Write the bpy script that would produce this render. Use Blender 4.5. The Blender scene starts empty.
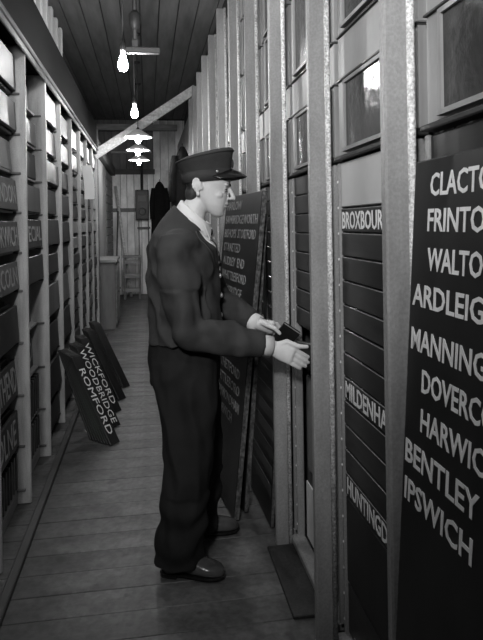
import bpy, math, random
from mathutils import Vector, Matrix, noise
from mathutils.bvhtree import BVHTree

random.seed(7)
sc = bpy.context.scene
COL = sc.collection

# ------------------------------------------------------------------ camera, world, lights
W_PX, F_PX = 483.0, 600.0
cam_d = bpy.data.cameras.new('camera'); cam = bpy.data.objects.new('camera', cam_d); COL.objects.link(cam)
cam_d.sensor_fit = 'HORIZONTAL'; cam_d.sensor_width = 36.0; cam_d.lens = 36.0 * F_PX / W_PX
cam_d.shift_y = -(320 - 223.5) / W_PX
cam_d.clip_start = 0.05
cam.matrix_world = (Matrix.Translation((0, 0, 1.46)) @ Matrix.Rotation(-math.radians(8.86), 4, 'Z')
                    @ Matrix.Rotation(math.radians(90), 4, 'X') @ Matrix.Rotation(-math.radians(0.9), 4, 'Z'))
sc.camera = cam
world = bpy.data.worlds.new('world'); sc.world = world; world.use_nodes = True
world.node_tree.nodes['Background'].inputs[0].default_value = (0.5, 0.5, 0.5, 1)
world.node_tree.nodes['Background'].inputs[1].default_value = 0.01
sc.view_settings.view_transform = 'Standard'; sc.view_settings.look = 'None'
sc.view_settings.gamma = 1.0; sc.view_settings.use_curve_mapping = False
sc.view_settings.exposure = 0.0
# the photographer's flood lamp, up behind the camera
ld = bpy.data.lights.new('flood_lamp', 'SPOT'); ld.shadow_soft_size = 0.13; ld.energy = 205; ld.spot_size = math.radians(74); ld.spot_blend = 1.0
lo = bpy.data.objects.new('flood_lamp', ld); COL.objects.link(lo)
lo.location = (-0.38, -0.25, 2.25)
lo.rotation_euler = (Vector((0.16, 2.6, 1.72)) - lo.location).to_track_quat('-Z', 'Y').to_euler()
BULB_STRENGTH = 400.0

# ------------------------------------------------------------------ materials
def mat(name, c, var=0.25, rough=0.6, scale=(6, 6, 6), bump=0.0, bscale=None, spec=0.4, rand=0.0,
        speck=0.0, speck_scale=180.0, metallic=0.0, detail=6.0, coat=0.0):
    m = bpy.data.materials.new(name); m.use_nodes = True
    nt = m.node_tree; N = nt.nodes; L = nt.links
    b = N['Principled BSDF']
    b.inputs['Roughness'].default_value = rough
    b.inputs['Specular IOR Level'].default_value = spec
    b.inputs['Metallic'].default_value = metallic
    if coat: b.inputs['Coat Weight'].default_value = coat; b.inputs['Coat Roughness'].default_value = 0.18
    tc = N.new('ShaderNodeTexCoord'); mp = N.new('ShaderNodeMapping'); mp.inputs['Scale'].default_value = scale
    L.new(tc.outputs['Object'], mp.inputs['Vector'])
    oi = N.new('ShaderNodeObjectInfo')
    ad = N.new('ShaderNodeVectorMath'); ad.operation = 'ADD'
    sca = N.new('ShaderNodeMath'); sca.operation = 'MULTIPLY'; sca.inputs[1].default_value = 37.0
    L.new(oi.outputs['Random'], sca.inputs[0]); L.new(mp.outputs[0], ad.inputs[0]); L.new(sca.outputs[0], ad.inputs[1])
    nz = N.new('ShaderNodeTexNoise'); nz.inputs['Scale'].default_value = 1.0; nz.inputs['Detail'].default_value = detail
    nz.inputs['Roughness'].default_value = 0.62
    L.new(ad.outputs[0], nz.inputs['Vector'])
    mr = N.new('ShaderNodeMapRange'); mr.inputs[1].default_value = 0.28; mr.inputs[2].default_value = 0.72
    mr.inputs[3].default_value = c * (1 - var); mr.inputs[4].default_value = c * (1 + var)
    L.new(nz.outputs['Fac'], mr.inputs[0]); out = mr.outputs[0]
    if rand:
        r2 = N.new('ShaderNodeMapRange'); r2.inputs[3].default_value = 1 - rand; r2.inputs[4].default_value = 1 + rand
        L.new(oi.outputs['Random'], r2.inputs[0])
        mu = N.new('ShaderNodeMath'); mu.operation = 'MULTIPLY'; L.new(out, mu.inputs[0]); L.new(r2.outputs[0], mu.inputs[1]); out = mu.outputs[0]
    if speck:
        n2 = N.new('ShaderNodeTexNoise'); n2.inputs['Scale'].default_value = speck_scale; n2.inputs['Detail'].default_value = 2
        L.new(tc.outputs['Object'], n2.inputs['Vector'])
        m2 = N.new('ShaderNodeMapRange'); m2.inputs[1].default_value = 0.35; m2.inputs[2].default_value = 0.65
        m2.inputs[3].default_value = 1 - speck; m2.inputs[4].default_value = 1 + speck
        L.new(n2.outputs['Fac'], m2.inputs[0])
        mu = N.new('ShaderNodeMath'); mu.operation = 'MULTIPLY'; L.new(out, mu.inputs[0]); L.new(m2.outputs[0], mu.inputs[1]); out = mu.outputs[0]
    L.new(out, b.inputs['Base Color'])
    if bump:
        nb = N.new('ShaderNodeTexNoise'); nb.inputs['Scale'].default_value = 1.0; nb.inputs['Detail'].default_value = 5
        mb = N.new('ShaderNodeMapping'); mb.inputs['Scale'].default_value = bscale or scale
        L.new(tc.outputs['Object'], mb.inputs['Vector']); L.new(mb.outputs[0], nb.inputs['Vector'])
        bp = N.new('ShaderNodeBump'); bp.inputs['Strength'].default_value = bump; bp.inputs['Distance'].default_value = 0.01
        L.new(nb.outputs['Fac'], bp.inputs['Height']); L.new(bp.outputs[0], b.inputs['Normal'])
    return m

def emit(name, s):
    m = bpy.data.materials.new(name); m.use_nodes = True
    nt = m.node_tree; b = nt.nodes['Principled BSDF']
    b.inputs['Base Color'].default_value = (1, 1, 1, 1)
    b.inputs['Emission Color'].default_value = (1, 1, 1, 1); b.inputs['Emission Strength'].default_value = s
    return m

M = {}
M['floor'] = mat('worn_floor_wood', 0.115, 0.4, 0.6, (2.2, 7, 3), 0.12, (6, 40, 6), rand=0.05, speck=0.2, speck_scale=38)
def add_wear(m):
    nt = m.node_tree; N = nt.nodes; L = nt.links; b = N['Principled BSDF']
    src = b.inputs['Base Color'].links[0].from_socket
    tc = N.new('ShaderNodeTexCoord'); sx = N.new('ShaderNodeSeparateXYZ'); L.new(tc.outputs['Object'], sx.inputs[0])
    oi = N.new('ShaderNodeObjectInfo'); cb = N.new('ShaderNodeCombineXYZ'); L.new(sx.outputs['X'], cb.inputs['X'])
    so = N.new('ShaderNodeSeparateXYZ'); L.new(oi.outputs['Location'], so.inputs[0])
    ay = N.new('ShaderNodeMath'); ay.operation = 'ADD'; L.new(sx.outputs['Y'], ay.inputs[0]); L.new(so.outputs['Y'], ay.inputs[1]); L.new(ay.outputs[0], cb.inputs['Y'])
    nz = N.new('ShaderNodeTexNoise'); nz.inputs['Scale'].default_value = 5.0; nz.inputs['Detail'].default_value = 6; L.new(cb.outputs[0], nz.inputs['Vector'])
    # trodden middle strip: bare pale wood; dirt kept along both skirtings
    d = N.new('ShaderNodeMath'); d.operation = 'SUBTRACT'; L.new(sx.outputs['X'], d.inputs[0]); d.inputs[1].default_value = 0.24
    ab = N.new('ShaderNodeMath'); ab.operation = 'ABSOLUTE'; L.new(d.outputs[0], ab.inputs[0])
    w = N.new('ShaderNodeMath'); w.operation = 'MULTIPLY_ADD'; L.new(nz.outputs['Fac'], w.inputs[0]); w.inputs[1].default_value = 0.55; L.new(ab.outputs[0], w.inputs[2])
    mr = N.new('ShaderNodeMapRange'); L.new(w.outputs[0], mr.inputs[0]); mr.inputs[1].default_value = 0.52; mr.inputs[2].default_value = 0.86; mr.inputs[3].default_value = 1.15; mr.inputs[4].default_value = 0.42
    n2 = N.new('ShaderNodeTexNoise'); n2.inputs['Scale'].default_value = 9.0; n2.inputs['Detail'].default_value = 3; L.new(cb.outputs[0], n2.inputs['Vector'])
    m2 = N.new('ShaderNodeMapRange'); L.new(n2.outputs['Fac'], m2.inputs[0]); m2.inputs[1].default_value = 0.64; m2.inputs[2].default_value = 0.72; m2.inputs[3].default_value = 1.0; m2.inputs[4].default_value = 0.6
    mu = N.new('ShaderNodeMath'); mu.operation = 'MULTIPLY'; L.new(src, mu.inputs[0]); L.new(mr.outputs[0], mu.inputs[1])
    mv = N.new('ShaderNodeMath'); mv.operation = 'MULTIPLY'; L.new(mu.outputs[0], mv.inputs[0]); L.new(m2.outputs[0], mv.inputs[1])
    L.new(mv.outputs[0], b.inputs['Base Color'])
add_wear(M['floor'])
M['subfloor'] = mat('subfloor_dark', 0.02)
M['ceil'] = mat('ceiling_boards', 0.2, 0.3, 0.7, (10, 1.2, 4), 0.1, rand=0.12)
M['wall_dark'] = mat('wall_dark_boards', 0.05, 0.3, 0.8, (4, 4, 1), rand=0.1)
M['wall_pale'] = mat('pale_boards', 0.32, 0.25, 0.5, (8, 8, 1.2), 0.1, rand=0.14)
M['end_pale'] = mat('end_wall_boards', 0.72, 0.45, 0.4, (3, 3, 1.6), 0.1, rand=0.15)
M['beam'] = mat('pale_timber', 0.62, 0.3, 0.55, (3, 30, 30), 0.15, speck=0.15, speck_scale=40)
M['beam_dark'] = mat('dark_timber', 0.10, 0.3, 0.6, (3, 20, 20))
M['post'] = mat('speckled_post_paint', 0.26, 0.3, 0.45, (9, 9, 1.6), 0.2, (140, 140, 90), speck=0.09, speck_scale=130)
M['bead'] = mat('worn_steel_bead', 0.60, 0.3, 0.28, (30, 30, 14), 0.5, (160, 160, 110), speck=0.35, speck_scale=140)
M['panel'] = mat('painted_panel', 0.27, 0.3, 0.5, (3, 3, 1.5), 0.05, rand=0.1)
M['panel_light'] = mat('pale_painted_panel', 0.42, 0.15, 0.5, (3, 3, 2))
M['pane'] = mat('black_varnished_pane', 0.02, 0.8, 0.22, (5, 5, 9), 0.25, (26, 26, 34), spec=0.6)
M['ledge'] = mat('dark_ledge', 0.035, 0.3, 0.45)
M['slat'] = mat('black_slat', 0.017, 0.5, 0.36, (4, 4, 22), 0.06, spec=0.45, rand=0.3)
M['glint'] = mat('slat_edge_glint', 0.22, 0.6, 0.5, (9, 30, 9))  # pale tone standing in for light caught on slat top edges
M['slat_matt'] = mat('dark_grey_slat', 0.06, 0.35, 0.45, (4, 6, 14), rand=0.3)
M['letter'] = mat('white_letter_paint', 0.72, 0.12, 0.6, (20, 20, 20), spec=0.2)
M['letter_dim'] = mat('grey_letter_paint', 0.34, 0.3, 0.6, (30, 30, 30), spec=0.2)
M['board'] = mat('black_board_paint', 0.013, 0.45, 0.42, (7, 7, 3), 0.05, spec=0.4)
M['board_edge'] = mat('scuffed_board_edge', 0.09, 0.8, 0.6, (60, 60, 30), speck=0.5, speck_scale=60)
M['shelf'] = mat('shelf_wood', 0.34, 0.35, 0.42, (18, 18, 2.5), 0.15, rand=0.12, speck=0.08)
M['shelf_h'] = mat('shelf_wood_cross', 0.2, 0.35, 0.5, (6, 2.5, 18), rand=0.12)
M['fascia'] = mat('dark_fascia', 0.008, 0.3, 0.9, (4, 1, 4), spec=0.05)
M['mould'] = mat('fascia_moulding', 0.05, 0.3, 0.35, (4, 1, 4))
M['sb_dark'] = mat('dark_sign_board', 0.02, 0.5, 0.5, (5, 14, 5), rand=0.3)
M['sb_mid'] = mat('grey_sign_board', 0.075, 0.5, 0.46, (5, 22, 2), 0.05, rand=0.3)
M['sb_light'] = mat('pale_sign_board', 0.22, 0.3, 0.36, (5, 18, 2), rand=0.2)
M['kerb'] = mat('kerb_strip', 0.045, 0.3, 0.6)
M['white'] = mat('white_card', 0.75, 0.06, 0.6)
M['cloth'] = mat('navy_serge_jacket', 0.044, 0.22, 0.82, (7, 7, 7), 0.22, (420, 420, 420), spec=0.25)
M['cloth_t'] = mat('navy_serge_trousers', 0.017, 0.25, 0.85, (7, 7, 7), 0.22, (420, 420, 420), spec=0.2)
M['cap'] = mat('cap_cloth', 0.044, 0.2, 0.8, (10, 10, 10), 0.2, (420, 420, 420), spec=0.25)
M['visor'] = mat('patent_leather', 0.012, 0.2, 0.2, spec=0.6)
M['skin'] = mat('skin', 0.66, 0.07, 0.5, (26, 26, 26), 0.05, (300, 300, 300), spec=0.4)
M['hair'] = mat('dark_hair', 0.035, 0.4, 0.55, (90, 90, 20), 0.4, (300, 300, 40))
M['brow'] = mat('dark_eyebrow', 0.05, 0.3, 0.7)
M['shirt'] = mat('white_shirt', 0.72, 0.05, 0.7)
M['tie'] = mat('dark_tie', 0.02, 0.3, 0.55)
M['stripe'] = mat('pale_tie_stripe', 0.45, 0.1, 0.6)
M['shoe'] = mat('polished_leather', 0.085, 0.3, 0.2, (12, 12, 12), 0.08, (60, 60, 60), spec=0.6)
M['button'] = mat('brass_button', 0.45, 0.1, 0.3, metallic=0.6)
M['enamel'] = mat('white_enamel', 0.8, 0.03, 0.3)
M['metal'] = mat('dark_metal', 0.05, 0.3, 0.45)
M['box'] = mat('black_iron_box', 0.014, 0.4, 0.45, (9, 9, 9))
M['coat'] = mat('black_coat_wool', 0.012, 0.2, 0.95, spec=0.1)
M['crate'] = mat('cupboard_wood', 0.15, 0.3, 0.55, (12, 12, 1.5), 0.1)
M['crate_top'] = mat('cupboard_top_wood', 0.24, 0.4, 0.5, (3, 14, 14))
M['eye'] = mat('eye_white', 0.5, 0.05, 0.3)
M['iris'] = mat('eye_iris', 0.02, 0.1, 0.2)
M['plate'] = mat('floor_plate_black', 0.03, 0.5, 0.5, (8, 5, 8), speck=0.25, speck_scale=70)
M['paleback'] = mat('grey_backing', 0.17, 0.3, 0.5, (6, 6, 3), speck=0.15)
M['bulb'] = emit('lit_bulb_glass', BULB_STRENGTH)

# ------------------------------------------------------------------ helpers
def link(o, parent=None):
    COL.objects.link(o)
    if parent is not None: o.parent = parent
    return o
def tag(o, label=None, cat=None, group=None, kind=None):
    if label: o['label'] = label
    if cat: o['category'] = cat
    if group: o['group'] = group
    if kind: o['kind'] = kind
    return o
def empty(name, loc, label=None, cat=None, group=None, kind=None, matrix=None):
    o = bpy.data.objects.new(name, None); o.empty_display_size = 0.05
    if matrix is not None: o.matrix_world = matrix
    else: o.location = loc
    link(o); return tag(o, label, cat, group, kind)

class MB:
    def __init__(s): s.v = []; s.f = []
    def add(s, vs, fs):
        n = len(s.v); s.v += [tuple(p) for p in vs]; s.f += [tuple(i + n for i in f) for f in fs]; return s
    def box(s, x0, x1, y0, y1, z0, z1, c=0.0):
        if c <= 0:
            v = [(x, y, z) for z in (z0, z1) for y in (y0, y1) for x in (x0, x1)]
            return s.add(v, [(0, 2, 3, 1), (4, 5, 7, 6), (0, 1, 5, 4), (2, 6, 7, 3), (0, 4, 6, 2), (1, 3, 7, 5)])
        # chamfered box: 24 corner points
        pts = {}; vs = []
        X = (x0, x1); Y = (y0, y1); Z = (z0, z1); sg = (1, -1)
        for i in (0, 1):
            for j in (0, 1):
                for k in (0, 1):
                    p = (X[i], Y[j], Z[k]); cc = (sg[i] * c, sg[j] * c, sg[k] * c)
                    for a in range(3):
                        q = list(p)
                        for t in range(3):
                            if t != a: q[t] += cc[t]
                        pts[(i, j, k, a)] = len(vs); vs.append(q)
        F = []
        P = lambda *k: pts[k]
        for i in (0, 1): F.append([P(i, 0, 0, 0), P(i, 1, 0, 0), P(i, 1, 1, 0), P(i, 0, 1, 0)])
        for j in (0, 1): F.append([P(0, j, 0, 1), P(0, j, 1, 1), P(1, j, 1, 1), P(1, j, 0, 1)])
        for k in (0, 1): F.append([P(0, 0, k, 2), P(1, 0, k, 2), P(1, 1, k, 2), P(0, 1, k, 2)])
        for j in (0, 1):
            for k in (0, 1): F.append([P(0, j, k, 1), P(1, j, k, 1), P(1, j, k, 2), P(0, j, k, 2)])
        for i in (0, 1):
            for k in (0, 1): F.append([P(i, 0, k, 0), P(i, 1, k, 0), P(i, 1, k, 2), P(i, 0, k, 2)])
        for i in (0, 1):
            for j in (0, 1): F.append([P(i, j, 0, 0), P(i, j, 1, 0), P(i, j, 1, 1), P(i, j, 0, 1)])
        for i in (0, 1):
            for j in (0, 1):
                for k in (0, 1): F.append([P(i, j, k, 0), P(i, j, k, 1), P(i, j, k, 2)])
        ctr = Vector(((x0 + x1) / 2, (y0 + y1) / 2, (z0 + z1) / 2))
        G = []
        for f in F:
            a, b, d = [Vector(vs[t]) for t in f[:3]]
            nrm = (b - a).cross(d - a); m = sum((Vector(vs[t]) for t in f), Vector()) / len(f)
            G.append(f if nrm.dot(m - ctr) > 0 else f[::-1])
        return s.add(vs, G)
    def loft(s, secs, n=20, cap=True, p=1.0):
        """secs: (centre, A, B) ellipses"""
        base = len(s.v)
        for c, A, B in secs:
            c = Vector(c); A = Vector(A); B = Vector(B)
            for i in range(n):
                t = 2 * math.pi * i / n; ca, sa = math.cos(t), math.sin(t)
                ca = math.copysign(abs(ca) ** p, ca); sa = math.copysign(abs(sa) ** p, sa)
                s.v.append(tuple(c + A * ca + B * sa))
        for k in range(len(secs) - 1):
            for i in range(n):
                a = base + k * n + i; b = base + k * n + (i + 1) % n
                s.f.append((a, b, b + n, a + n))
        if cap:
            i0 = len(s.v); s.v.append(tuple(secs[0][0])); s.v.append(tuple(secs[-1][0]))
            for i in range(n):
                s.f.append((i0, base + (i + 1) % n, base + i))
                e = base + (len(secs) - 1) * n
                s.f.append((i0 + 1, e + i, e + (i + 1) % n))
        return s
    def tube(s, pts, rads, n=12, cap=True):
        pts = [Vector(p) for p in pts]; secs = []
        ref = None
        for i, p in enumerate(pts):
            t = (pts[min(i + 1, len(pts) - 1)] - pts[max(i - 1, 0)]).normalized()
            if ref is None:
                ref = Vector((0, 0, 1)) if abs(t.z) < 0.9 else Vector((1, 0, 0))
            A = (ref - t * ref.dot(t)).normalized(); B = t.cross(A); ref = A
            r = rads[i] if isinstance(rads, (list, tuple)) else rads
            ra, rb = r if isinstance(r, tuple) else (r, r)
            secs.append((p, A * ra, B * rb))
        return s.loft(secs, n, cap)
    def ell(s, c, r, n=14, m=8, M=None):
        c = Vector(c); vs = [Vector((0, 0, r[2]))]
        for j in range(1, m):
            th = math.pi * j / m
            for i in range(n):
                t = 2 * math.pi * i / n
                vs.append(Vector((r[0] * math.sin(th) * math.cos(t), r[1] * math.sin(th) * math.sin(t), r[2] * math.cos(th))))
        vs.append(Vector((0, 0, -r[2])))
        fs = [(0, 1 + i, 1 + (i + 1) % n) for i in range(n)]
        for j in range(m - 2):
            for i in range(n):
                a = 1 + j * n + i; b = 1 + j * n + (i + 1) % n
                fs.append((a, a + n, b + n, b))
        e = 1 + (m - 2) * n; l = len(vs) - 1
        fs += [(l, e + (i + 1) % n, e + i) for i in range(n)]
        if M is not None: vs = [M @ v for v in vs]
        return s.add([v + c for v in vs], fs)
    def lathe(s, c, prof, n=20):
        """prof: (r,z) from top to bottom around vertical axis"""
        c = Vector(c)
        secs = [(c + Vector((0, 0, z)), (max(r, 1e-4), 0, 0), (0, max(r, 1e-4), 0)) for r, z in prof]
        return s.loft(secs, n, True)
    def mesh(s, name, origin=(0, 0, 0)):
        o = Vector(origin)
        me = bpy.data.meshes.new(name); me.from_pydata([tuple(Vector(v) - o) for v in s.v], [], s.f); me.update(); return me
    def build(s, name, m, parent=None, smooth=False, origin=None):
        """vertices are in world space unless the parent is rotated (then in its local space)"""
        if origin is None:
            if parent is not None and not parent.get('_local'): origin = parent_origin(parent)
            elif parent is None:
                xs = [v[0] for v in s.v]; ys = [v[1] for v in s.v]; zs = [v[2] for v in s.v]
                origin = ((min(xs) + max(xs)) / 2, (min(ys) + max(ys)) / 2, min(zs))
            else: origin = (0, 0, 0)
        me = s.mesh(name, origin); me.materials.append(m)
        if smooth:
            me.polygons.foreach_set('use_smooth', [True] * len(me.polygons)); me.update()
        o = bpy.data.objects.new(name, me)
        if parent is None: o.location = origin
        return link(o, parent)
def parent_origin(p):
    l = Vector(p.location)
    while p.parent: p = p.parent; l += Vector(p.location)
    return l
def rbox(name, m, parent, x0, x1, y0, y1, z0, z1, c=0.0):
    return MB().box(x0, x1, y0, y1, z0, z1, c).build(name, m, parent)
def smooth_by_angle(o, ang=0.7):
    me = o.data
    me.polygons.foreach_set('use_smooth', [True] * len(me.polygons))
    try: me.set_sharp_from_angle(angle=ang)
    except Exception: pass
    return o

_unit = {}
def piece(name, m, parent, cx, cy, cz, sx, sy, sz, c=0.003, rot=None):
    """a shared-mesh chamfered block placed by its centre (relative to an unrotated parent, in world space)"""
    key = (name, m.name, round(sx, 3), round(sy, 3), round(sz, 3), c)
    if key not in _unit:
        me = MB().box(-sx / 2, sx / 2, -sy / 2, sy / 2, -sz / 2, sz / 2, c).mesh(name); me.materials.append(m); _unit[key] = me
    o = bpy.data.objects.new(name, _unit[key]); link(o, parent)
    off = Vector((0, 0, 0)) if (parent is None or parent.get('_local')) else parent_origin(parent)
    o.location = Vector((cx, cy, cz)) - off
    if rot: o.rotation_euler = rot
    return o

_txt = {}
def text_mesh(s, w, h, m, bold=0.012, ext=0.0005):
    key = (s, round(w, 3), round(h, 3), m.name, bold)
    if key in _txt: return _txt[key]
    cu = bpy.data.curves.new('lettering', 'FONT'); cu.body = s; cu.size = 1.0; cu.offset = bold; cu.resolution_u = 2
    cu.extrude = 0.01
    ob = bpy.data.objects.new('tmp', cu); COL.objects.link(ob)
    bpy.context.view_layer.update()
    me = bpy.data.meshes.new_from_object(ob.evaluated_get(bpy.context.evaluated_depsgraph_get()))
    bpy.data.objects.remove(ob); bpy.data.curves.remove(cu)
    xs = [v.co.x for v in me.vertices]; ys = [v.co.y for v in me.vertices]
    x0, x1, y0, y1 = min(xs), max(xs), min(ys), max(ys)
    for v in me.vertices:
        # plane coords -> local X (reading), Z (up), -Y (out of the face)
        X = (v.co.x - x0) / (x1 - x0) * w; Z = (v.co.y - y0) / (y1 - y0) * h
        v.co = Vector((X, -(v.co.z / 0.01) * ext, Z))
    me.materials.clear(); me.materials.append(m); me.name = 'lettering'
    me.update(); _txt[key] = me
    return me
def lettering(s, w, h, m, parent, x, y, z, R=None, bold=0.012):
    """x,y,z: lower-left corner in the parent's local frame; R optional 3x3 orientation"""
    o = bpy.data.objects.new('lettering', text_mesh(s, w, h, m, bold)); link(o, parent)
    mtx = Matrix.Translation((x, y, z))
    if R is not None: mtx = mtx @ R.to_4x4()
    o.matrix_local = mtx
    return o
def basis(X, Z):
    X = Vector(X).normalized(); Z = Vector(Z); Z = (Z - X * Z.dot(X)).normalized(); Y = Z.cross(X)
    return Matrix((X, Y, Z)).transposed()
R_RIGHT = basis((0, -1, 0), (0, 0, 1))     # face turned to -x (things on the right-hand wall)
R_LEFT = basis((0, 1, 0), (0, 0, 1))       # face turned to +x (things on the left-hand wall)

# ------------------------------------------------------------------ room shell
Y0, Y1 = -2.4, 12.9
CEIL = 3.72
fl = MB().box(-1.45, 1.15, Y0, Y1, -0.12, -0.024).build('floor', M['subfloor']); tag(fl, 'bare wooden floor of the narrow aisle', 'floor', kind='structure')
pitch = 0.152; k = 0; y = Y0
while y < Y1 - 0.02:
    piece('plank', M['floor'], fl, -0.15, y + pitch / 2, -0.012 + random.uniform(-0.0012, 0.0012), 2.58, pitch - 0.003, 0.024, 0.002)
    y += pitch
ce = MB().box(-1.45, 1.15, Y0, Y1, CEIL + 0.02, CEIL + 0.08).build('ceiling', M['subfloor']); tag(ce, 'dark boarded ceiling above the aisle', 'ceiling', kind='structure')
for i in range(13):
    x = -1.45 + 0.1 + i * 0.2
    piece('ceiling_board', M['ceil'], ce, x, (Y0 + Y1) / 2, CEIL + 0.01, 0.19, Y1 - Y0, 0.022, 0.004)
wl = MB().box(-1.53, -1.45, Y0, Y1, 0, CEIL).build('wall_left', M['wall_dark']); tag(wl, 'dark wall behind the pigeonhole shelving', 'wall', kind='structure')
wr = MB().box(0.80, 0.86, Y0, Y1, 0, CEIL).build('wall_right', M['wall_dark']); tag(wr, 'dark wall behind the indicator frames', 'wall', kind='structure')
wb = MB().box(-1.45, 1.15, Y0 - 0.08, Y0, 0, CEIL).build('wall_back', M['wall_dark']); tag(wb, 'dark wall behind the photographer', 'wall', kind='structure')
we = MB().box(-1.45, 1.15, Y1, Y1 + 0.08, 0, CEIL).build('wall_end', M['wall_dark']); tag(we, 'pale boarded end wall of the aisle', 'wall', kind='structure')
x = -1.44
while x < 0.78:
    w = random.choice((0.13, 0.15, 0.17))
    piece('plank', M['end_pale'], we, x + w / 2, Y1 - 0.012, 1.31, w - 0.007, 0.024, 2.62, 0.003)
    piece('plank', M['end_pale'] if x > 0.05 else M['crate'], we, x + w / 2, Y1 - 0.008, 2.62 + 0.53, w - 0.007, 0.016, 1.06, 0.003)
    x += w
tag(rbox('trim_1', M['beam_dark'], None, -1.4, 0.16, Y1 - 0.075, Y1 - 0.026, 2.53, 2.64, 0.004), 'dark rail across the end wall', 'rail', kind='structure')
tag(rbox('trim_2', M['crate'], None, -0.72, -0.05, Y1 - 0.06, Y1 - 0.026, 1.74, 1.82, 0.004), 'pale rail across the end wall behind the poles', 'rail', kind='structure')
tag(rbox('trim_3', M['crate_top'], None, -1.0, 0.62, 12.3, 12.42, 3.38, 3.50, 0.004), 'tie beam crossing below the ceiling at the far end', 'beam', kind='structure')
tag(rbox('trim_4', M['wall_pale'], None, -0.75, 0.10, Y1 - 0.05, Y1 - 0.017, 2.98, 3.02, 0.004), 'thin pale batten on the upper end wall', 'batten', kind='structure')

# ------------------------------------------------------------------ right wall: posts and indicator frames
PR = [1.335 + 0.66 * k for k in range(-3, 11)]
def make_post(y, e):
    p = MB().box(0.552, 0.616, y, y + 0.034, 0, 3.14, 0.005).build('post', M['post'], e)
    MB().tube([(0.617, y - 0.001, 0.0), (0.617, y - 0.001, 3.14)], 0.010, 10).build('steel_bead', M['bead'], p, True, origin=parent_origin(e))
# dark boarding behind the bays and above them
for i, y in enumerate(PR[:-1]):
    rbox('back_panel', M['paleback'], wr, 0.735, 0.75, y + 0.02, y + 0.67, 0.0, 3.14)
# far right wall of upright boards
y = PR[-1] + 0.06
while y < Y1 - 0.1:
    piece('plank', M['wall_pale'], wr, 0.66, y + 0.085, 1.57, 0.03, 0.163, 3.14, 0.004); y += 0.17

RIVET = MB().ell((0, 0, 0), (0.004, 0.005, 0.005), 8, 5).mesh('rivet'); RIVET.materials.append(M['bead'])
XS = 0.650  # face of panels / slats
def frame_bay(y_far, label, group=None, names=None, n_slat=12, first=1.505, light=False, low='panel', detail=True):
    """bay between the post at y_far (its far post) and the next nearer one"""
    a, b = y_far - 0.626, y_far            # near and far limit
    e = empty('indicator_frame', (0.68, (a + b) / 2, 0), label, 'frame', group)
    make_post(y_far, e)
    for (s0, s1) in ((b - 0.022, b - 0.004), (a + 0.004, a + 0.022)):
        rbox('channel', M['post'], e, XS - 0.004, XS + 0.03, s0, s1, 0.03, 1.66, 0.004)
    if names is not None or low == 'open':
        for q in range(18):
            o = bpy.data.objects.new('rivet', RIVET); link(o, e); o.location = Vector((XS - 0.004, b - 0.013, 0.10 + q * 0.088)) - Vector(e.location)
    yc = (a + b) / 2; w = b - a - 0.01
    # upper panels (three rails with a recessed glossy pane in each)
    zs = [(2.85, 3.12), (2.47, 2.845), (2.095, 2.465), (1.945, 2.088), (1.685, 1.938)]
    for j, (z0, z1) in enumerate(zs):
        piece('panel', M['panel'], e, XS + 0.02, yc, (z0 + z1) / 2, 0.03, w, z1 - z0, 0.003)
        rbox('ledge', M['ledge'], e, XS - 0.003, XS + 0.03, a + 0.006, b - 0.006, z1 - 0.001, z1 + 0.004)
        if j in (1, 2, 4):
            zz0, zz1 = z0 + 0.02, z1 - 0.02
            fr = MB(); y0, y1 = a + 0.05, b - 0.095
            fr.box(XS - 0.006, XS + 0.006, y1, y1 + 0.014, zz0, zz1); fr.box(XS - 0.006, XS + 0.006, y0 - 0.014, y0, zz0, zz1)
            fr.box(XS - 0.012, XS + 0.006, y0 - 0.014, y1 + 0.014, zz0 - 0.012, zz0); fr.box(XS - 0.006, XS + 0.006, y0 - 0.014, y1 + 0.014, zz1, zz1 + 0.012)
            f = fr.build('pane_frame', M['panel'], e)
            rbox('pane', M['pane'], e, XS + 0.0005, XS + 0.0045, y0, y1, zz0, zz1)
    rbox('ledge', M['ledge'], e, XS - 0.014, XS + 0.03, a + 0.004, b - 0.004, 1.668, 1.682, 0.003)
    top = 1.66
    if light:
        piece('panel', M['panel_light'], e, XS + 0.012, yc, (1.66 + first) / 2 + 0.001, 0.02, w - 0.034, 1.66 - first - 0.004, 0.003)
        top = first
    z = top; h = 0.0815
    for k in range(n_slat):
        s = piece('slat', M['slat'], e, XS + 0.012 + random.uniform(-0.001, 0.001), yc, z - h / 2, 0.018, w - 0.036, h - 0.0045, 0.003)
        if names is not None or low == 'open':
            o = piece('edge_glint', M['glint'], s, XS + 0.0035, yc, z - 0.0045, 0.002, w - 0.04, 0.0022, 0.0)  # painted highlight: thin pale strip along the top edge of the slat
        if names and k in names:
            nm, wd, off = names[k]
            o = bpy.data.objects.new('lettering', text_mesh(nm, wd, 0.058, M['letter'], 0.016)); link(o, s)
            o.matrix_local = Matrix.Translation((-0.0092, w / 2 - 0.020 - off, -0.030)) @ R_RIGHT.to_4x4()
        z -= h
    if low == 'panel':
        piece('panel', M['board'], e, XS + 0.014, yc, (z + 0.235) / 2, 0.02, w - 0.036, z - 0.235 - 0.004, 0.003)
        piece('panel', M['slat'], e, XS + 0.016, yc, 0.145, 0.02, w - 0.036, 0.17, 0.003)
    rbox('bottom_track', M['post'], e, XS - 0.03, XS + 0.03, a + 0.004, b - 0.004, 0.018, 0.052, 0.006)
    return e, z
frame_bay(PR[3], 'indicator frame half hidden behind the large leaning board lettered CLACTON to IPSWICH', n_slat=12, first=1.55, light=False)
e2, _ = frame_bay(PR[4], 'indicator frame holding slats lettered BROXBOURNE, MILDENHALL and HUNTINGDON', light=True,
                  names={0: ('BROXBOURNE', 0.44, 0.008), 7: ('MILDENHALL', 0.43, 0.014), 11: ('HUNTINGDON', 0.45, 0.014)}, n_slat=12, first=1.507)
e3, z3 = frame_bay(PR[5], 'indicator frame with an empty lower half that the uniformed man reaches into', n_slat=8, low='open')
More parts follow.
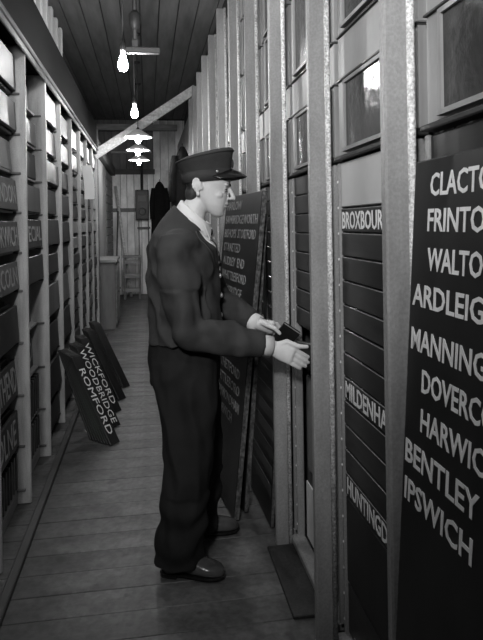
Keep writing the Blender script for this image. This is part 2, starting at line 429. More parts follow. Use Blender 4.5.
ya, yb = PR[5] - 0.626, PR[5]
piece('panel', M['paleback'], e3, XS + 0.055, (ya + yb) / 2, 0.56, 0.015, 0.60, 0.42, 0.003)
wc = rbox('white_card', M['white'], None, XS + 0.036, XS + 0.042, yb - 0.30, yb - 0.03, 0.052, 0.30)
tag(wc, 'white card standing in the empty foot of the indicator frame', 'card')
for k in range(8):
    frame_bay(PR[6 + k], 'indicator frame of dark slats behind the boards leaning by the man', 'far indicator frames', n_slat=17, low='none')
for k in range(2):
    frame_bay(PR[1 + k], 'indicator frame of dark slats on the camera side of the leaning CLACTON to IPSWICH board', 'near indicator frames', n_slat=17, low='none')

# two loose slats tilted in the open frame, held by the right hand
for k, (zz, dz, xx) in enumerate(((0.955, 0.10, 0.648), (0.925, 0.10, 0.668), (0.90, 0.10, 0.688))):
    Xd = (0.0, -1, 0.14)
    e = bpy.data.objects.new('name_slat', None); link(e); e.empty_display_size = 0.05
    e.matrix_world = Matrix.Translation((xx, ya + 0.59, zz - 0.10)) @ basis(Xd, (0.05, 0.14, 1)).to_4x4(); e['_local'] = 1
    tag(e, 'black slat tilted in the open indicator frame under the right hand of the man', 'slat', 'tilted slats in the open frame')
    MB().box(0.02, 0.56, 0, 0.014, 0, 0.078, 0.003).build('slat_body', M['slat'], e)
    MB().box(0.02, 0.56, -0.0012, 0.001, 0.070, 0.075).build('edge_glint', M['letter_dim'], e)  # edge highlight put into the colour as a grey strip

# ------------------------------------------------------------------ leaning boards on the right
def lean_board(name, base, Xd, Zd, w, h, t, m, label, group=None):
    e = bpy.data.objects.new(name, None); link(e); e.empty_display_size = 0.05
    e.matrix_world = Matrix.Translation(base) @ basis(Xd, Zd).to_4x4(); e['_local'] = 1
    tag(e, label, 'sign board', group)
    MB().box(0, w, 0, t, 0, h, 0.004).build('panel', m, e)
    ed = MB()
    ed.box(w + 0.0, w + 0.004, 0.002, t - 0.002, 0.004, h - 0.004, 0.001); ed.box(-0.004, 0.0, 0.002, t - 0.002, 0.004, h - 0.004, 0.001)
    ed.build('edge_strip', M['board_edge'], e)
    return e
# big board CLACTON ... IPSWICH
base = Vector((0.512, 1.300, 0.006))
eb = lean_board('destination_board', base, (0.0, -1, 0), (0.0615, 0, 1), 0.575, 1.592, 0.022, M['board'],
                'large black board leaning by the wall lettered CLACTON, FRINTON, WALTON down to IPSWICH')
rows = [('CLACTON', 0.080, 1.512, 0.285), ('FRINTON', 0.074, 1.436, 0.275), ('WALTON', 0.080, 1.352, 0.262), ('ARDLEIGH', 0.016, 1.270, 0.345),
        ('MANNINGTREE', 0.018, 1.172, 0.45), ('DOVERCOURT', 0.078, 1.089, 0.395), ('HARWICH', 0.080, 1.005, 0.295), ('BENTLEY', 0.012, 0.920, 0.305), ('IPSWICH', 0.016, 0.837, 0.285)]
for s, off, z, w in rows:
    lettering(s, w, 0.050, M['letter'], eb, off, -0.0006, (z - 0.006) * 1.0019, bold=0.016)
# board behind the man
ph = math.radians(6)
Xd = Vector((math.sin(ph), -math.cos(ph), 0))
near = Vector((0.390, 2.90, 0.012)); wA = 0.76
ea = lean_board('destination_board', near - Xd * wA, Xd, (0.108, 0, 1), wA, 1.62, 0.028, M['board'],
                'black board leaning behind the man lettered SAWBRIDGEWORTH to NORWICH')
rowsA = [('HARLOW', 0, 0.05, 0.34), ('SAWBRIDGEWORTH', 1, 0.04, 0.68), ('BISHOPS STORTFORD', 2, 0.04, 0.67), ('STANSTED', 3, 0.05, 0.38), ('AUDLEY END', 4, 0.06, 0.48),
         ('WHITTLESFORD', 5, 0.06, 0.54), ('CAMBRIDGE', 6, 0.08, 0.46), ('THETFORD', 11, 0.22, 0.42), ('ATTLEBORO', 12, 0.2, 0.46), ('WYMONDHAM', 13, 0.2, 0.48), ('NORWICH', 14, 0.22, 0.34)]
for s, i, xo, w in rowsA:
    tot = len(s)
    for wd in s.split(' '):
        ww = w * len(wd) / tot
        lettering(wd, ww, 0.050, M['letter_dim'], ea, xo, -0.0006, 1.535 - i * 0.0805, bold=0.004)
        xo += ww + w / tot
ea2 = lean_board('destination_board', near - Xd * 0.34 + Vector((0.064, 0.05, 0)), Xd, (0.085, 0, 1), 0.32, 1.50, 0.025, M['board'],
                 'plain black board tucked behind the SAWBRIDGEWORTH to NORWICH board')
# smaller board with faint bands
ph = math.radians(2)
Xd = Vector((math.sin(ph), -math.cos(ph), 0))
ebb = lean_board('destination_board', Vector((0.553, 2.80, 0.010)) - Xd * 0.46, Xd, (0.055, 0, 1), 0.46, 0.86, 0.018, M['board'],
                 'narrow black board with faint bands leaning beside the post, behind the floor plate')
for i in range(8):
    MB().box(0.015, 0.445, -0.0014, 0.001, 0.14 + i * 0.088, 0.14 + i * 0.088 + 0.05).build('painted_band', M['slat_matt'], ebb)

# plate on the floor
pl = MB().box(0.505, 0.626, 2.150, 2.640, 0.004, 0.018, 0.003)
pl = pl.build('floor_plate', M['plate']); tag(pl, 'thin black board lying flat on the floor by the empty indicator frame', 'board')
pl.rotation_euler = (0, 0, 0); pl.location.z = 0.001

# ------------------------------------------------------------------ left shelving
PL = [3.317 + 0.65 * k for k in range(-2, 8)]
ROWS = [2.40, 2.171, 1.957, 1.752, 1.545, 1.334, 1.134, 0.859, 0.583, 0.316, 0.085]
ROWS_B = [2.40, 2.171, 1.957, 1.815, 1.675, 1.535, 1.395, 1.255, 1.115, 0.975, 0.835, 0.695, 0.555, 0.415, 0.25, 0.085]
sh = empty('pigeonhole_shelving', (-0.85, 5.3, 0), 'long wooden pigeonhole shelving packed with sign boards beside the aisle', 'shelving')
for y in PL:
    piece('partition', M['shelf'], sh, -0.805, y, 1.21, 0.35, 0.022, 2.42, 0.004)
rbox('back_panel', M['wall_dark'], sh, -1.0, -0.985, PL[0], PL[-1], 0, 2.42)
rbox('top_board', M['fascia'], sh, -1.0, -0.655, PL[0], PL[-1] + 0.02, 2.42, 2.445)
rbox('fascia', M['fascia'], sh, -0.655, -0.632, PL[0], PL[-1] + 0.02, 2.40, 2.77, 0.003)
mo = MB(); mo.box(-0.632, -0.606, PL[0], PL[-1] + 0.02, 2.408, 2.432, 0.006); mo.box(-0.632, -0.618, PL[0], PL[-1] + 0.02, 2.37, 2.405, 0.004)
mo.build('moulding', M['mould'], sh)
G_DARK = ('plain black sign board stored in the pigeonhole shelving', 'plain black boards in the shelving')
G_MID = ('plain grey wooden sign board stored in the pigeonhole shelving', 'plain grey boards in the shelving')
G_LIGHT = ('plain pale wooden sign board stored in the pigeonhole shelving', 'plain pale boards in the shelving')
G_FILE = ('thin black slat stored upright edge-on in the low pigeonholes', 'edge-on slats in the low pigeonholes')
def board_in(y0, y1, zs, h, front, m, tilt, lab, grp, text=None, tcol=None):
    t = 0.018
    w = y1 - y0
    e_mat = Matrix.Translation((front, y0, zs)) @ basis((0, 1, 0), (-math.sin(tilt), 0, math.cos(tilt))).to_4x4()
    if text:
        e = bpy.data.objects.new('sign_board', None); link(e); e.empty_display_size = 0.05
        e.matrix_world = e_mat; e['_local'] = 1; tag(e, lab, 'sign board', grp)
        MB().box(0, w, 0, t, 0, h, 0.003).build('panel', m, e)
        s, wf, hf = text
        lettering(s, w * wf, h * hf, tcol or M['letter_dim'], e, w * (1 - wf) / 2, -0.001, h * (1 - hf) / 2, bold=0.008)
        return e
    key = ('sb', m.name, round(w, 3), round(h, 3))
    if key not in _unit:
        me = MB().box(0, w, 0, t, 0, h, 0.003).mesh('sign_board'); me.materials.append(m); _unit[key] = me
    o = bpy.data.objects.new('sign_board', _unit[key]); link(o); o.matrix_world = e_mat
    return tag(o, lab, 'sign board', grp)
def shelf_piece(y0, y1, z, xf):
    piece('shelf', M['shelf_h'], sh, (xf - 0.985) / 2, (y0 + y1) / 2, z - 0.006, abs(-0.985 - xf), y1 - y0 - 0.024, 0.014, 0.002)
    piece('batten', M['beam_dark'], sh, -0.665 - 0.03, y1 - 0.017, z - 0.010, 0.075, 0.012, 0.012, 0.002)
kinds = {'d': ('sb_dark', G_DARK), 'm': ('sb_mid', G_MID), 'l': ('sb_light', G_LIGHT)}
spec = {  # (bay,row): kind, front x, height share, text
    (1, 0): ('m', -0.675, .86, None), (1, 1): ('m', -0.672, .80, None), (1, 2): ('l', -0.70, .84, None), (1, 3): ('m', -0.672, .84, ('SWINDON', .9, .6)),
    (1, 4): ('m', -0.668, .80, ('NORWICH', .92, .66)), (1, 5): ('m', -0.672, .80, ('LINCOLN', .9, .66)), (1, 6): ('d', -0.675, .74, None),
    (1, 7): ('d', -0.685, .72, ('SOUTHEND', .95, .7)), (1, 8): ('d', -0.685, .74, ('COLNE', .8, .7)), (1, 9): None,
    (2, 0): ('l', -0.735, .82, None), (2, 1): ('m', -0.69, .74, None), (2, 2): ('d', -0.695, .84, None), (2, 3): ('m', -0.668, .82, None),
    (2, 4): ('d', -0.660, .86, ('SPECIAL', .92, .55)), (2, 5): ('d', -0.655, .84, None), (2, 6): ('d', -0.74, .84, None), (2, 7): ('d', -0.73, .8, ('SOUTHEND', .9, .6)),
    (2, 8): None, (2, 9): None}
for b in range(len(PL) - 1):
    y0, y1 = PL[b], PL[b + 1]
    rows = ROWS if b <= 4 else ROWS_B
    for r in range(len(rows) - 1):
        zt, zb = rows[r], rows[r + 1]
        hh = zt - zb - 0.02
        shelf_piece(y0, y1, zb, -0.70)
        if (b, r) in spec: s = spec[(b, r)]
        elif b == 0 and r > 6: s = None
        else:
            kk = random.choice('dddmml') if zb > 1.2 else random.choice('ddddm')
            s = (kk, random.uniform(-0.70, -0.665) if b < 3 else random.uniform(-0.665, -0.645), random.uniform(0.72, 0.93), None)
            if b == 3 and r == 3: s = ('d', -0.665, .88, None)
        ya_, yb_ = y0 + 0.018, y1 - 0.018
        if s:
            mk, (lab, grp) = kinds[s[0]]
            where = {0: ' in the column before the NORWICH one', 1: ' in the column of the NORWICH board', 2: ' in the column of the SPECIAL board', 3: ' in the column just past the SPECIAL one'}.get(b, ' in the far columns past the white paper' if b > 5 else ' between the SPECIAL column and the white paper')
            lab = lab.replace(' stored in the pigeonhole shelving', ' of the pigeonholes,' + where); grp = grp + where
            L_ = yb_ - ya_ - random.uniform(0.0, 0.02)
            txt = s[3]
            if txt: lab, grp = '%s sign board lettered %s in the pigeonhole shelving%s' % ('black' if s[0] == 'd' else 'grey', txt[0], ' beside the SPECIAL column' if b == 1 and txt[0] == 'SOUTHEND' else (' below the SPECIAL board' if b == 2 and txt[0] == 'SOUTHEND' else '')), None
            tl = random.uniform(0.02, 0.09) if zb > 1.1 else random.uniform(0.03, 0.10)
            ob = board_in(ya_, ya_ + L_, zb + 0.003, hh * s[2], s[1], M[mk], tl, lab, grp, txt)
            # boards standing behind the front one
            nb = (2 if b in (1, 2, 3) else 1) if zb < 1.1 else 0
            for q in range(nb):
                board_in(ya_ + 0.004, ya_ + L_ - 0.004, zb + 0.003, hh * min(0.93, s[2] + 0.05 + 0.03 * q), s[1] - 0.028 * (q + 1) - 0.004, M['sb_dark'], tl, 'black sign board tucked behind the front board in a low pigeonhole', 'boards tucked behind in the low pigeonholes')
        if b in (1, 2) and ((s is None) or (r in (7, 8))):
            n = 9
            for q in range(n):
                yy = y1 - 0.035 - q * 0.058
                if yy < y0 + 0.03: break
                fx = -0.685 if s is None else s[1] - 0.10
                top = (0.90 - 0.008 * q) * hh
                o = piece('slat', M['slat_matt'], None, fx - 0.13, yy, zb + 0.003 + top / 2, 0.24, 0.016, top, 0.002)
                tag(o, G_FILE[0], 'slat', G_FILE[1])
# plinth under the bottom shelf
rbox('plinth', M['shelf_h'], sh, -0.72, -0.70, PL[0], PL[-1], 0.0, 0.07, 0.003)
tag(rbox('baseboard_left', M['kerb'], None, -0.590, -0.552, PL[0], 8.2, 0.002, 0.030, 0.005), 'wooden kerb strip on the floor along the shelving', 'strip', kind='structure')

# white boards stored on top of the shelving
for i in range(6):
    yy = 3.95 + i * 0.245
    o = MB().box(-0.81, -0.69, yy, yy + 0.07, 2.446, 3.12, 0.004).build('pale_batten', M['panel_light'])
    tag(o, 'pale upright batten standing on top of the pigeonhole shelving', 'batten', 'pale battens on top of the shelving')

# hanging white sheet at the shelving
ws = bpy.data.objects.new('paper_sheet', None); link(ws)
g = MB(); n = 8; pts = []
for i in range(n + 1):
    z = 2.05 - 0.33 * i / n; bow = 0.012 * math.sin(i / n * math.pi)
    pts.append(((-0.588 + 0.03 * i / n + bow), z))
vs = []; fs = []
for (px, pz) in pts:
    for d in (0.0, 0.004):
        vs += [(px - 0.05 + d, 6.02, pz), (px + 0.045 + d, 5.985, pz)]
for i in range(n):
    a = i * 4
    fs += [(a, a + 1, a + 5, a + 4), (a + 2, a + 6, a + 7, a + 3), (a, a + 4, a + 6, a + 2), (a + 1, a + 3, a + 7, a + 5)]
fs += [(0, 2, 3, 1), (n * 4, n * 4 + 1, n * 4 + 3, n * 4 + 2)]
bpy.data.objects.remove(ws)
ws = g.add(vs, fs).build('paper_sheet', M['white']); tag(ws, 'long white paper sheet hanging from the front of the shelving', 'paper')

# ------------------------------------------------------------------ leaning stack of name slats on the floor
def floor_slat(foot_x, top_x, y, L, text, label, grp=None, m='slat', tcol='letter'):
    al = math.radians(44); ca, sa = math.cos(al), math.sin(al)
    dx = foot_x - top_x; dz = math.sqrt(max(L * L - dx * dx, 0.01))
    X = Vector((dx * ca, -dx * sa, -dz)).normalized()
    R = basis(X, (sa, ca, 0))
    t = 0.015
    drop = -R.col[1].z * t if R.col[1].z < 0 else 0
    fo = foot_x + 0.30
    top = Vector((-0.30 + fo * ca, y - fo * sa, 0.002 + drop)) - X * L
    nm = 'name_slat'
    if text:
        e = bpy.data.objects.new(nm, None); link(e); e.empty_display_size = 0.05
        e.matrix_world = Matrix.Translation(top) @ R.to_4x4(); e['_local'] = 1; tag(e, label, 'slat', grp)
        MB().box(0, L, 0, t, 0, 0.082, 0.002).build('slat_body', M[m], e)
        s, w, off = text
        lettering(s, w, 0.048, M[tcol], e, off, -0.0006, 0.015, bold=0.0)
        return e
    key = ('fs', L, m)
    if key not in _unit:
        me = MB().box(0, L, 0, t, 0, 0.082, 0.002).mesh(nm); me.materials.append(M[m]); _unit[key] = me
    o = bpy.data.objects.new(nm, _unit[key]); link(o); o.matrix_world = Matrix.Translation(top) @ R.to_4x4()
    return tag(o, label, 'slat', grp)
G_LEAN = ('plain black slat in the bundles leaning from floor to shelving', 'black slats leaning from the floor')
bundles = [(4.08, 8, ('ROMFORD', 0.49, 0.10), -0.005), (4.42, 5, ('WOODBRIDGE', 0.60, 0.03), -0.02), (4.76, 4, ('WICKFORD', 0.54, 0.05), -0.03),
           (5.12, 4, None, 0.0), (5.52, 4, None, 0.03)]
for (yy, n, txt, dx) in bundles:
    for k in range(n):
        f = -0.245 + dx - k * 0.028; tp = f - (0.385 - 0.0085 * k)
        if k == 0 and txt:
            floor_slat(f, tp, yy, 0.66, txt, 'black slat lettered %s leaning from floor to shelving' % txt[0], None)
        else:
            floor_slat(f, tp, yy, 0.66, None, *G_LEAN)

# ------------------------------------------------------------------ far end furniture
# far left wall beyond the shelving
fw = MB().box(-0.80, -0.76, 7.9, Y1 - 0.1, 0, 2.5).build('wall_far_left', M['wall_dark']); tag(fw, 'pale boarded wall beyond the shelving', 'wall', kind='structure')
y = 7.93
while y < 11.0:
    piece('plank', M['wall_pale'], fw, -0.75, y + 0.11, 1.25, 0.02, 0.21, 2.5, 0.003); y += 0.22
ky = 11.05
while ky < 12.7:
    for kz in range(16):
        piece('panel', M['shelf_h'], fw, -0.745, ky + 0.09, 0.08 + 0.15 * kz + 0.07, 0.03, 0.165, 0.135, 0.003)
    ky += 0.18
tag(rbox('trim_5', M['beam_dark'], None, -0.80, -0.66, 7.95, Y1 - 0.09, 2.50, 2.66, 0.005), 'dark header beam above the far left wall', 'beam', kind='structure')
tag(rbox('trim_6', M['beam_dark'], None, -0.72, -0.62, 7.88, 7.94, 0, 2.72, 0.005), 'dark upright post at the end of the shelving', 'post', kind='structure')
# diagonal brace
br = MB(); A = Vector((-0.66, 7.83, 2.355)); B = Vector((0.64, 7.83, 3.225)); d = (B - A).normalized(); nrm = Vector((-d.z, 0, d.x))
v = []
for p in (A, B):
    for s1 in (-0.055, 0.055):
        for s2 in (-0.035, 0.035): v.append(p + nrm * s1 + Vector((0, s2, 0)))
br.add(v, [(0, 1, 3, 2), (4, 6, 7, 5), (0, 4, 5, 1), (2, 3, 7, 6), (0, 2, 6, 4), (1, 5, 7, 3)])
tag(br.build('timber_brace', M['beam']), 'pale diagonal timber brace crossing above the aisle', 'beam')

# cupboard
cb = empty('cupboard', (-0.58, 9.1, 0), 'low wooden cupboard with overhanging top standing past the shelving', 'cupboard')
rbox('body', M['crate'], cb, -0.735, -0.462, 8.60, 9.55, 0.0, 0.94, 0.005)
rbox('top', M['crate_top'], cb, -0.738, -0.440, 8.55, 9.58, 0.94, 0.985, 0.006)
for yy in (8.64, 9.1):
    dr = rbox('door', M['shelf_h'], cb, -0.462, -0.447, yy, yy + 0.42, 0.06, 0.90, 0.003)
    rbox('knob', M['metal'], dr, -0.447, -0.432, yy + 0.37, yy + 0.395, 0.48, 0.505, 0.003)
# step stool
st = empty('step_stool', (-0.33, 12.15, 0), 'slatted wooden step stool standing against the end wall', 'stool')
rbox('seat', M['crate_top'], st, -0.505, -0.155, 12.0, 12.32, 0.82, 0.86, 0.004)
for xx in (-0.49, -0.20):
    for yy in (12.02, 12.27):
        rbox('leg', M['crate'], st, xx, xx + 0.045, yy, yy + 0.04, 0.0, 0.82, 0.003)
for zz in (0.14, 0.42, 0.70):
    rbox('rail', M['crate_top'], st, -0.46, -0.19, 12.012, 12.03, zz, zz + 0.075, 0.003)
    rbox('rail', M['crate'], st, -0.46, -0.19, 12.29, 12.305, zz, zz + 0.06, 0.003)
# leaning poles
for i, (a, b, r, nm, lb) in enumerate(((Vector((-0.66, 12.78, 2.28)), Vector((-0.36, 12.47, 0.0)), 0.03, 'wooden_pole', 'long pale wooden pole leaning to the end wall corner'),
                           (Vector((-0.60, 12.5, 1.75)), Vector((-0.64, 11.80, 0.0)), 0.016, 'wooden_pole', 'thin dark stick leaning beside the pale pole'))):
    o = MB().tube([a, b], [r, r], 10).build(nm, M['beam'] if i == 0 else M['beam_dark'], None, True); tag(o, lb, 'pole')
# switch box
bx = empty('switch_box', (-0.115, 12.8, 1.56), 'black iron switch box with conduit mounted on the end wall', 'box')
rbox('body', M['box'], bx, -0.255, 0.025, 12.72, 12.874, 1.57, 2.20, 0.012)
rbox('lid', M['box'], bx, -0.235, 0.005, 12.70, 12.72, 1.60, 2.17, 0.006)
rbox('plate', M['metal'], bx, -0.20, -0.03, 12.69, 12.70, 1.95, 2.08, 0.003)
ri = MB(); 
ri.tube([(-0.115 + 0.07 * math.cos(t * math.pi / 8), 12.69, 1.74 + 0.07 * math.sin(t * math.pi / 8)) for t in range(17)], 0.012, 8)
ri.build('handle_ring', M['slat_matt'], bx, True)
MB().tube([(-0.115, 12.83, 2.19), (-0.115, 12.83, CEIL)], 0.03, 10).build('conduit', M['metal'], bx, True)
# wall rack below the box
rk = empty('wall_rack', (-0.1, 12.8, 0.85), 'thin dark rack below the switch box on the end wall', 'rack')
rbox('bar', M['metal'], rk, -0.22, 0.05, 12.80, 12.83, 1.38, 1.42, 0.003)
for xx in (-0.20, 0.0): rbox('upright', M['metal'], rk, xx, xx + 0.02, 12.84, 12.872, 0.80, 1.56, 0.003)
# coats
def coat(name, c, w, d, z0, z1, label, seed):
    secs = []; n = 40; m = 18
    vs = []; fs = []
    rnd = random.Random(seed); ph = [rnd.uniform(0, 6.28) for _ in range(4)]
    for j in range(m + 1):
        t = j / m; z = z1 + (z0 - z1) * t
        ww = w * (0.22 + 0.78 * min(1, (t / 0.28)) ** 0.6) * (0.86 + 0.2 * t); dd = d * (0.5 + 0.5 * min(1, t / 0.2))
        for i in range(n):
            a = 2 * math.pi * i / n
            k_ = 1 + (0.10 * math.sin(5 * a + ph[0]) + 0.07 * math.sin(9 * a + ph[1])) * t
            vs.append((c[0] + 0.5 * ww * k_ * math.cos(a), c[1] + 0.5 * dd * k_ * math.sin(a), z + 0.02 * math.sin(3 * a + ph[2]) * t))
    for j in range(m):
        for i in range(n):
            a = j * n + i; b = j * n + (i + 1) % n
            fs.append((a, a + n, b + n, b))
    vs.append((c[0], c[1], z1 + 0.01)); vs.append((c[0], c[1], z0 + 0.02)); e = len(vs)
    for i in range(n):
        fs.append((e - 2, i, (i + 1) % n)); fs.append((e - 1, m * n + (i + 1) % n, m * n + i))
    o = empty(name, (c[0], c[1], z0), label, 'coat')
    MB().add(vs, fs).build('body', M['coat'], o, True)
    for s in (-1, 1):
        MB().tube([(c[0] + s * w * 0.30, c[1] - d * 0.1, z1 - 0.14), (c[0] + s * w * 0.43, c[1] - d * 0.3, z1 - 0.42), (c[0] + s * w * 0.44, c[1] - d * 0.35, z1 - 0.78)], [0.06, 0.06, 0.05], 10).build('sleeve', M['coat'], o, True)
    MB().tube([(c[0], c[1] + d * 0.1, z1 - 0.02), (c[0], c[1] + d * 0.1, z1 + 0.05), (c[0], c[1] + d * 0.5 + 0.02, z1 + 0.05)], 0.008, 6).build('hook', M['metal'], o, True)
    return o
coat('hanging_coat', (0.25, 12.72, 0), 0.36, 0.24, 1.18, 2.36, 'black coat hanging on the pale end wall next to the switch box', 3)
coat('hanging_coat', (0.50, 8.55, 0), 0.34, 0.26, 1.0, 2.56, 'long black coat hanging on the indicator wall behind the cap of the man', 5)

# ------------------------------------------------------------------ lamps
def bulb_at(x, y, z, shade, label, group):
    e = empty('pendant_lamp', (x, y, z), label, 'lamp', group)
    e['_local'] = 1
    MB().lathe((0, 0, 0), [(0.012, 0.085), (0.014, 0.06), (0.022, 0.035), (0.031, 0.005), (0.033, -0.012), (0.028, -0.032), (0.015, -0.045), (0.002, -0.048)][::-1], 16).build('bulb', M['bulb'], e, True)
    MB().lathe((0, 0, 0), [(0.016, 0.082), (0.019, 0.09), (0.019, 0.125), (0.012, 0.14), (0.004, 0.15)], 14).build('lamp_holder', M['metal'], e, True)
    MB().tube([(0, 0, 0.14), (0, 0, CEIL - z)], 0.0045, 8).build('cord', M['metal'], e, True)
    MB().lathe((0, 0, CEIL - z), [(0.05, -0.001), (0.045, -0.02), (0.02, -0.03)], 14).build('ceiling_rose', M['metal'], e, True)
    if shade:
        n = 24; pr = [(0.022, 0.118), (0.05, 0.105), (0.10, 0.072), (0.165, 0.03), (0.168, 0.022)]
        pin = [(r - 0.003, zz - 0.006) for r, zz in pr[:-1]][::-1]
        full = pr + pin
        secs = [((0, 0, zz), (r, 0, 0), (0, r, 0)) for r, zz in full]
        MB().loft(secs + [secs[0]], n, False).build('lamp_shade', M['enamel'], e, True)
    return e
bulb_at(-0.143, 3.937, 2.5, False, 'bare lit bulb hanging beside the dark cross-bar fitting', None)
bulb_at(-0.107, 5.647, 2.5, False, 'bare lit bulb hanging in front of the diagonal brace', None)
for i, (yy, xx) in enumerate(((7.183, -0.10), (8.426, -0.12), (9.72, -0.126))):
    bulb_at(xx, yy, 2.47, True, 'lit bulb under a white enamel cone shade at the far end', 'shaded lamps at the far end')
for yy in (2.25, 0.55):
    bulb_at(-0.14, yy, 2.62, False, 'bare lit bulb in the row over the near end of the aisle', 'bare bulbs over the near aisle')
# unlit cross-bar fitting
fx = empty('ceiling_fitting', (-0.08, 4.6, 2.76), 'dark iron cross-bar fitting hanging from the ceiling on a rod', 'fitting')
MB().tube([(-0.075, 4.6, 2.80), (-0.075, 4.6, CEIL)], 0.018, 10).build('rod', M['metal'], fx, True)
MB().lathe((-0.075, 4.6, 2.98), [(0.02, 0.1), (0.045, 0.07), (0.045, 0.0), (0.03, -0.03), (0.02, -0.05)], 14).build('coupling', M['metal'], fx, True)
rbox('cross_bar', M['metal'], fx, -0.145, 0.112, 4.57, 4.63, 2.758, 2.80, 0.006)
rbox('bracket', M['metal'], fx, -0.10, -0.05, 4.575, 4.625, 2.80, 2.86, 0.006)

# ------------------------------------------------------------------ the man
def fuse(mb, voxel, smooth=3, fac=0.5, disp=None):
    """union of overlapping closed shapes as one continuous surface"""
    me = mb.mesh('tmp'); ob = bpy.data.objects.new('tmp', me); COL.objects.link(ob)
    r = ob.modifiers.new('r', 'REMESH'); r.mode = 'VOXEL'; r.voxel_size = voxel
    s = ob.modifiers.new('s', 'SMOOTH'); s.factor = fac; s.iterations = smooth
    bpy.context.view_layer.update()
    out = bpy.data.meshes.new_from_object(ob.evaluated_get(bpy.context.evaluated_depsgraph_get()))
    bpy.data.objects.remove(ob); bpy.data.meshes.remove(me)
    if disp:
        ns = [v.normal.copy() for v in out.vertices]
        for v, nn in zip(out.vertices, ns): v.co = v.co + nn * disp(v.co)
        out.update()
    return out
MAN = empty('person', (0.17, 2.62, 0), 'man in dark uniform and peaked cap reaching into the indicator frame', 'person')
def as_child(name, me, m, parent=MAN, smooth=True):
    o = Vector(parent_origin(parent))
    me.transform(Matrix.Translation(-o)); me.name = name
    me.materials.clear(); me.materials.append(m)
    if smooth: me.polygons.foreach_set('use_smooth', [True] * len(me.polygons))
    me.update()
    ob = bpy.data.objects.new(name, me); return link(ob, parent)

PHI = math.radians(-12); f = Vector((math.cos(PHI), math.sin(PHI), 0)); l = Vector((-math.sin(PHI), math.cos(PHI), 0)); UP = Vector((0, 0, 1))
torso = [(0.965, 0.160, 0.162, 0.217, -.012), (1.03, 0.158, 0.157, 0.208, -.008), (1.12, 0.155, 0.150, 0.192, 0), (1.25, 0.150, 0.152, 0.200, 0), (1.34, 0.148, 0.147, 0.203, .008),
         (1.40, 0.148, 0.128, 0.190, .024), (1.435, 0.157, 0.104, 0.145, .042), (1.462, 0.172, 0.086, 0.104, .056), (1.485, 0.186, 0.073, 0.082, .062)]
def torso_secs(k, zmin=0, zmax=9):
    return [(Vector((cx, 2.62, z)), f * a * k - UP * tl * k, l * b * k) for z, cx, a, b, tl in torso if zmin <= z <= zmax]
SH_R, EL_R, WR_R = Vector((0.108, 2.455, 1.375)), Vector((0.165, 2.385, 1.045)), Vector((0.480, 2.400, 0.957))
SH_L, EL_L, WR_L = Vector((0.185, 2.79, 1.375)), Vector((0.312, 2.782, 1.110)), Vector((0.471, 2.622, 1.013))
HC = Vector((0.262, 2.60, 1.615))
HM = Matrix.Translation(HC) @ Matrix.Rotation(math.radians(-10), 4, 'Z') @ Matrix.Rotation(math.radians(9), 4, 'Y')
HMC = Matrix.Translation(HC) @ Matrix.Rotation(math.radians(-10), 4, 'Z')

# ---- body: one continuous surface with head, neck, arms, hands and legs
B_ = MB()
B_.loft(torso_secs(0.80, 0.9, 1.44) + [(Vector((0.172, 2.617, 1.49)), f * 0.06, l * 0.07)], 24)
B_.loft([(Vector((0.15, 2.62, 0.78)), f * 0.10, l * 0.15), (Vector((0.152, 2.62, 1.0)), f * 0.115, l * 0.16)], 24)
for hip, kn, an in ((Vector((0.14, 2.53, 0.90)), Vector((0.15, 2.50, 0.48)), Vector((0.105, 2.51, 0.075))), (Vector((0.16, 2.71, 0.90)), Vector((0.225, 2.74, 0.48)), Vector((0.215, 2.81, 0.075)))):
    B_.tube([hip, hip.lerp(kn, .5), kn, kn.lerp(an, .35), an], [0.082, 0.072, 0.055, 0.055, 0.036], 14)
for s_, e_, w_ in ((SH_R, EL_R, WR_R), (SH_L, EL_L, WR_L)):
    B_.tube([s_, s_.lerp(e_, .5), e_, e_.lerp(w_, .35), w_], [0.055, 0.048, 0.042, 0.041, 0.027], 14)
# neck and head
def hp(x, y, z): return HM @ Vector((x, y, z))
B_.tube([(0.175, 2.618, 1.44), (0.202, 2.612, 1.53), hp(-0.016, 0, -0.03)], [0.060, 0.054, 0.050], 20)
HR = [(-0.117, .040, .066, .018), (-0.108, .020, .077, .031), (-0.092, -.004, .0815, .044), (-0.070, -.030, .084, .0555), (-0.045, -.058, .086, .062),
      (-0.020, -.080, .086, .067), (0.004, -.094, .082, .070), (0.030, -.100, .092, .073), (0.055, -.100, .091, .072), (0.080, -.088, .076, .064), (0.102, -.06, .048, .044), (0.115, -.02, .012, .018)]
def head_ring(z, xb, xf, hw, n=36, grow=0.0):
    pts = []
    cx = (xb + xf) / 2 - 0.006; 
    for i in range(n):
        t = 2 * math.pi * i / n; c, s = math.cos(t), math.sin(t)
        rx = (xf - cx) if c > 0 else (cx - xb)
        p = 0.86 if c > 0 else 1.0
        pts.append(Vector((cx + (rx + grow) * math.copysign(abs(c) ** p, c), (hw + grow) * math.copysign(abs(s) ** 0.9, s), z)))
    return pts
vs = []; fs = []; n = 36
for r in HR: vs += [HM @ p for p in head_ring(*r)]
for j in range(len(HR) - 1):
    for i in range(n):
        a = j * n + i; b = j * n + (i + 1) % n; fs.append((a, b, b + n, a + n))
vs.append(hp(.066, 0, -.121)); vs.append(hp(-.004, 0, .119)); e = len(vs)
for i in range(n):
    fs.append((e - 2, (i + 1) % n, i)); fs.append((e - 1, (len(HR) - 1) * n + i, (len(HR) - 1) * n + (i + 1) % n))
B_.add(vs, fs)
R3 = HM.to_3x3()
def he(c, r, rot=None):
    Mx = R3 if rot is None else R3 @ rot
    B_.ell(hp(*c), r, 14, 9, Mx)
B_.tube([hp(.083, 0, .024), hp(.094, 0, .006), hp(.107, 0, -.014), hp(.1155, 0, -.027)], [.0075, .0082, .0094, .0098], 12)   # nose
he((.1135, 0, -.0285), (.0105, .0100, .0085))
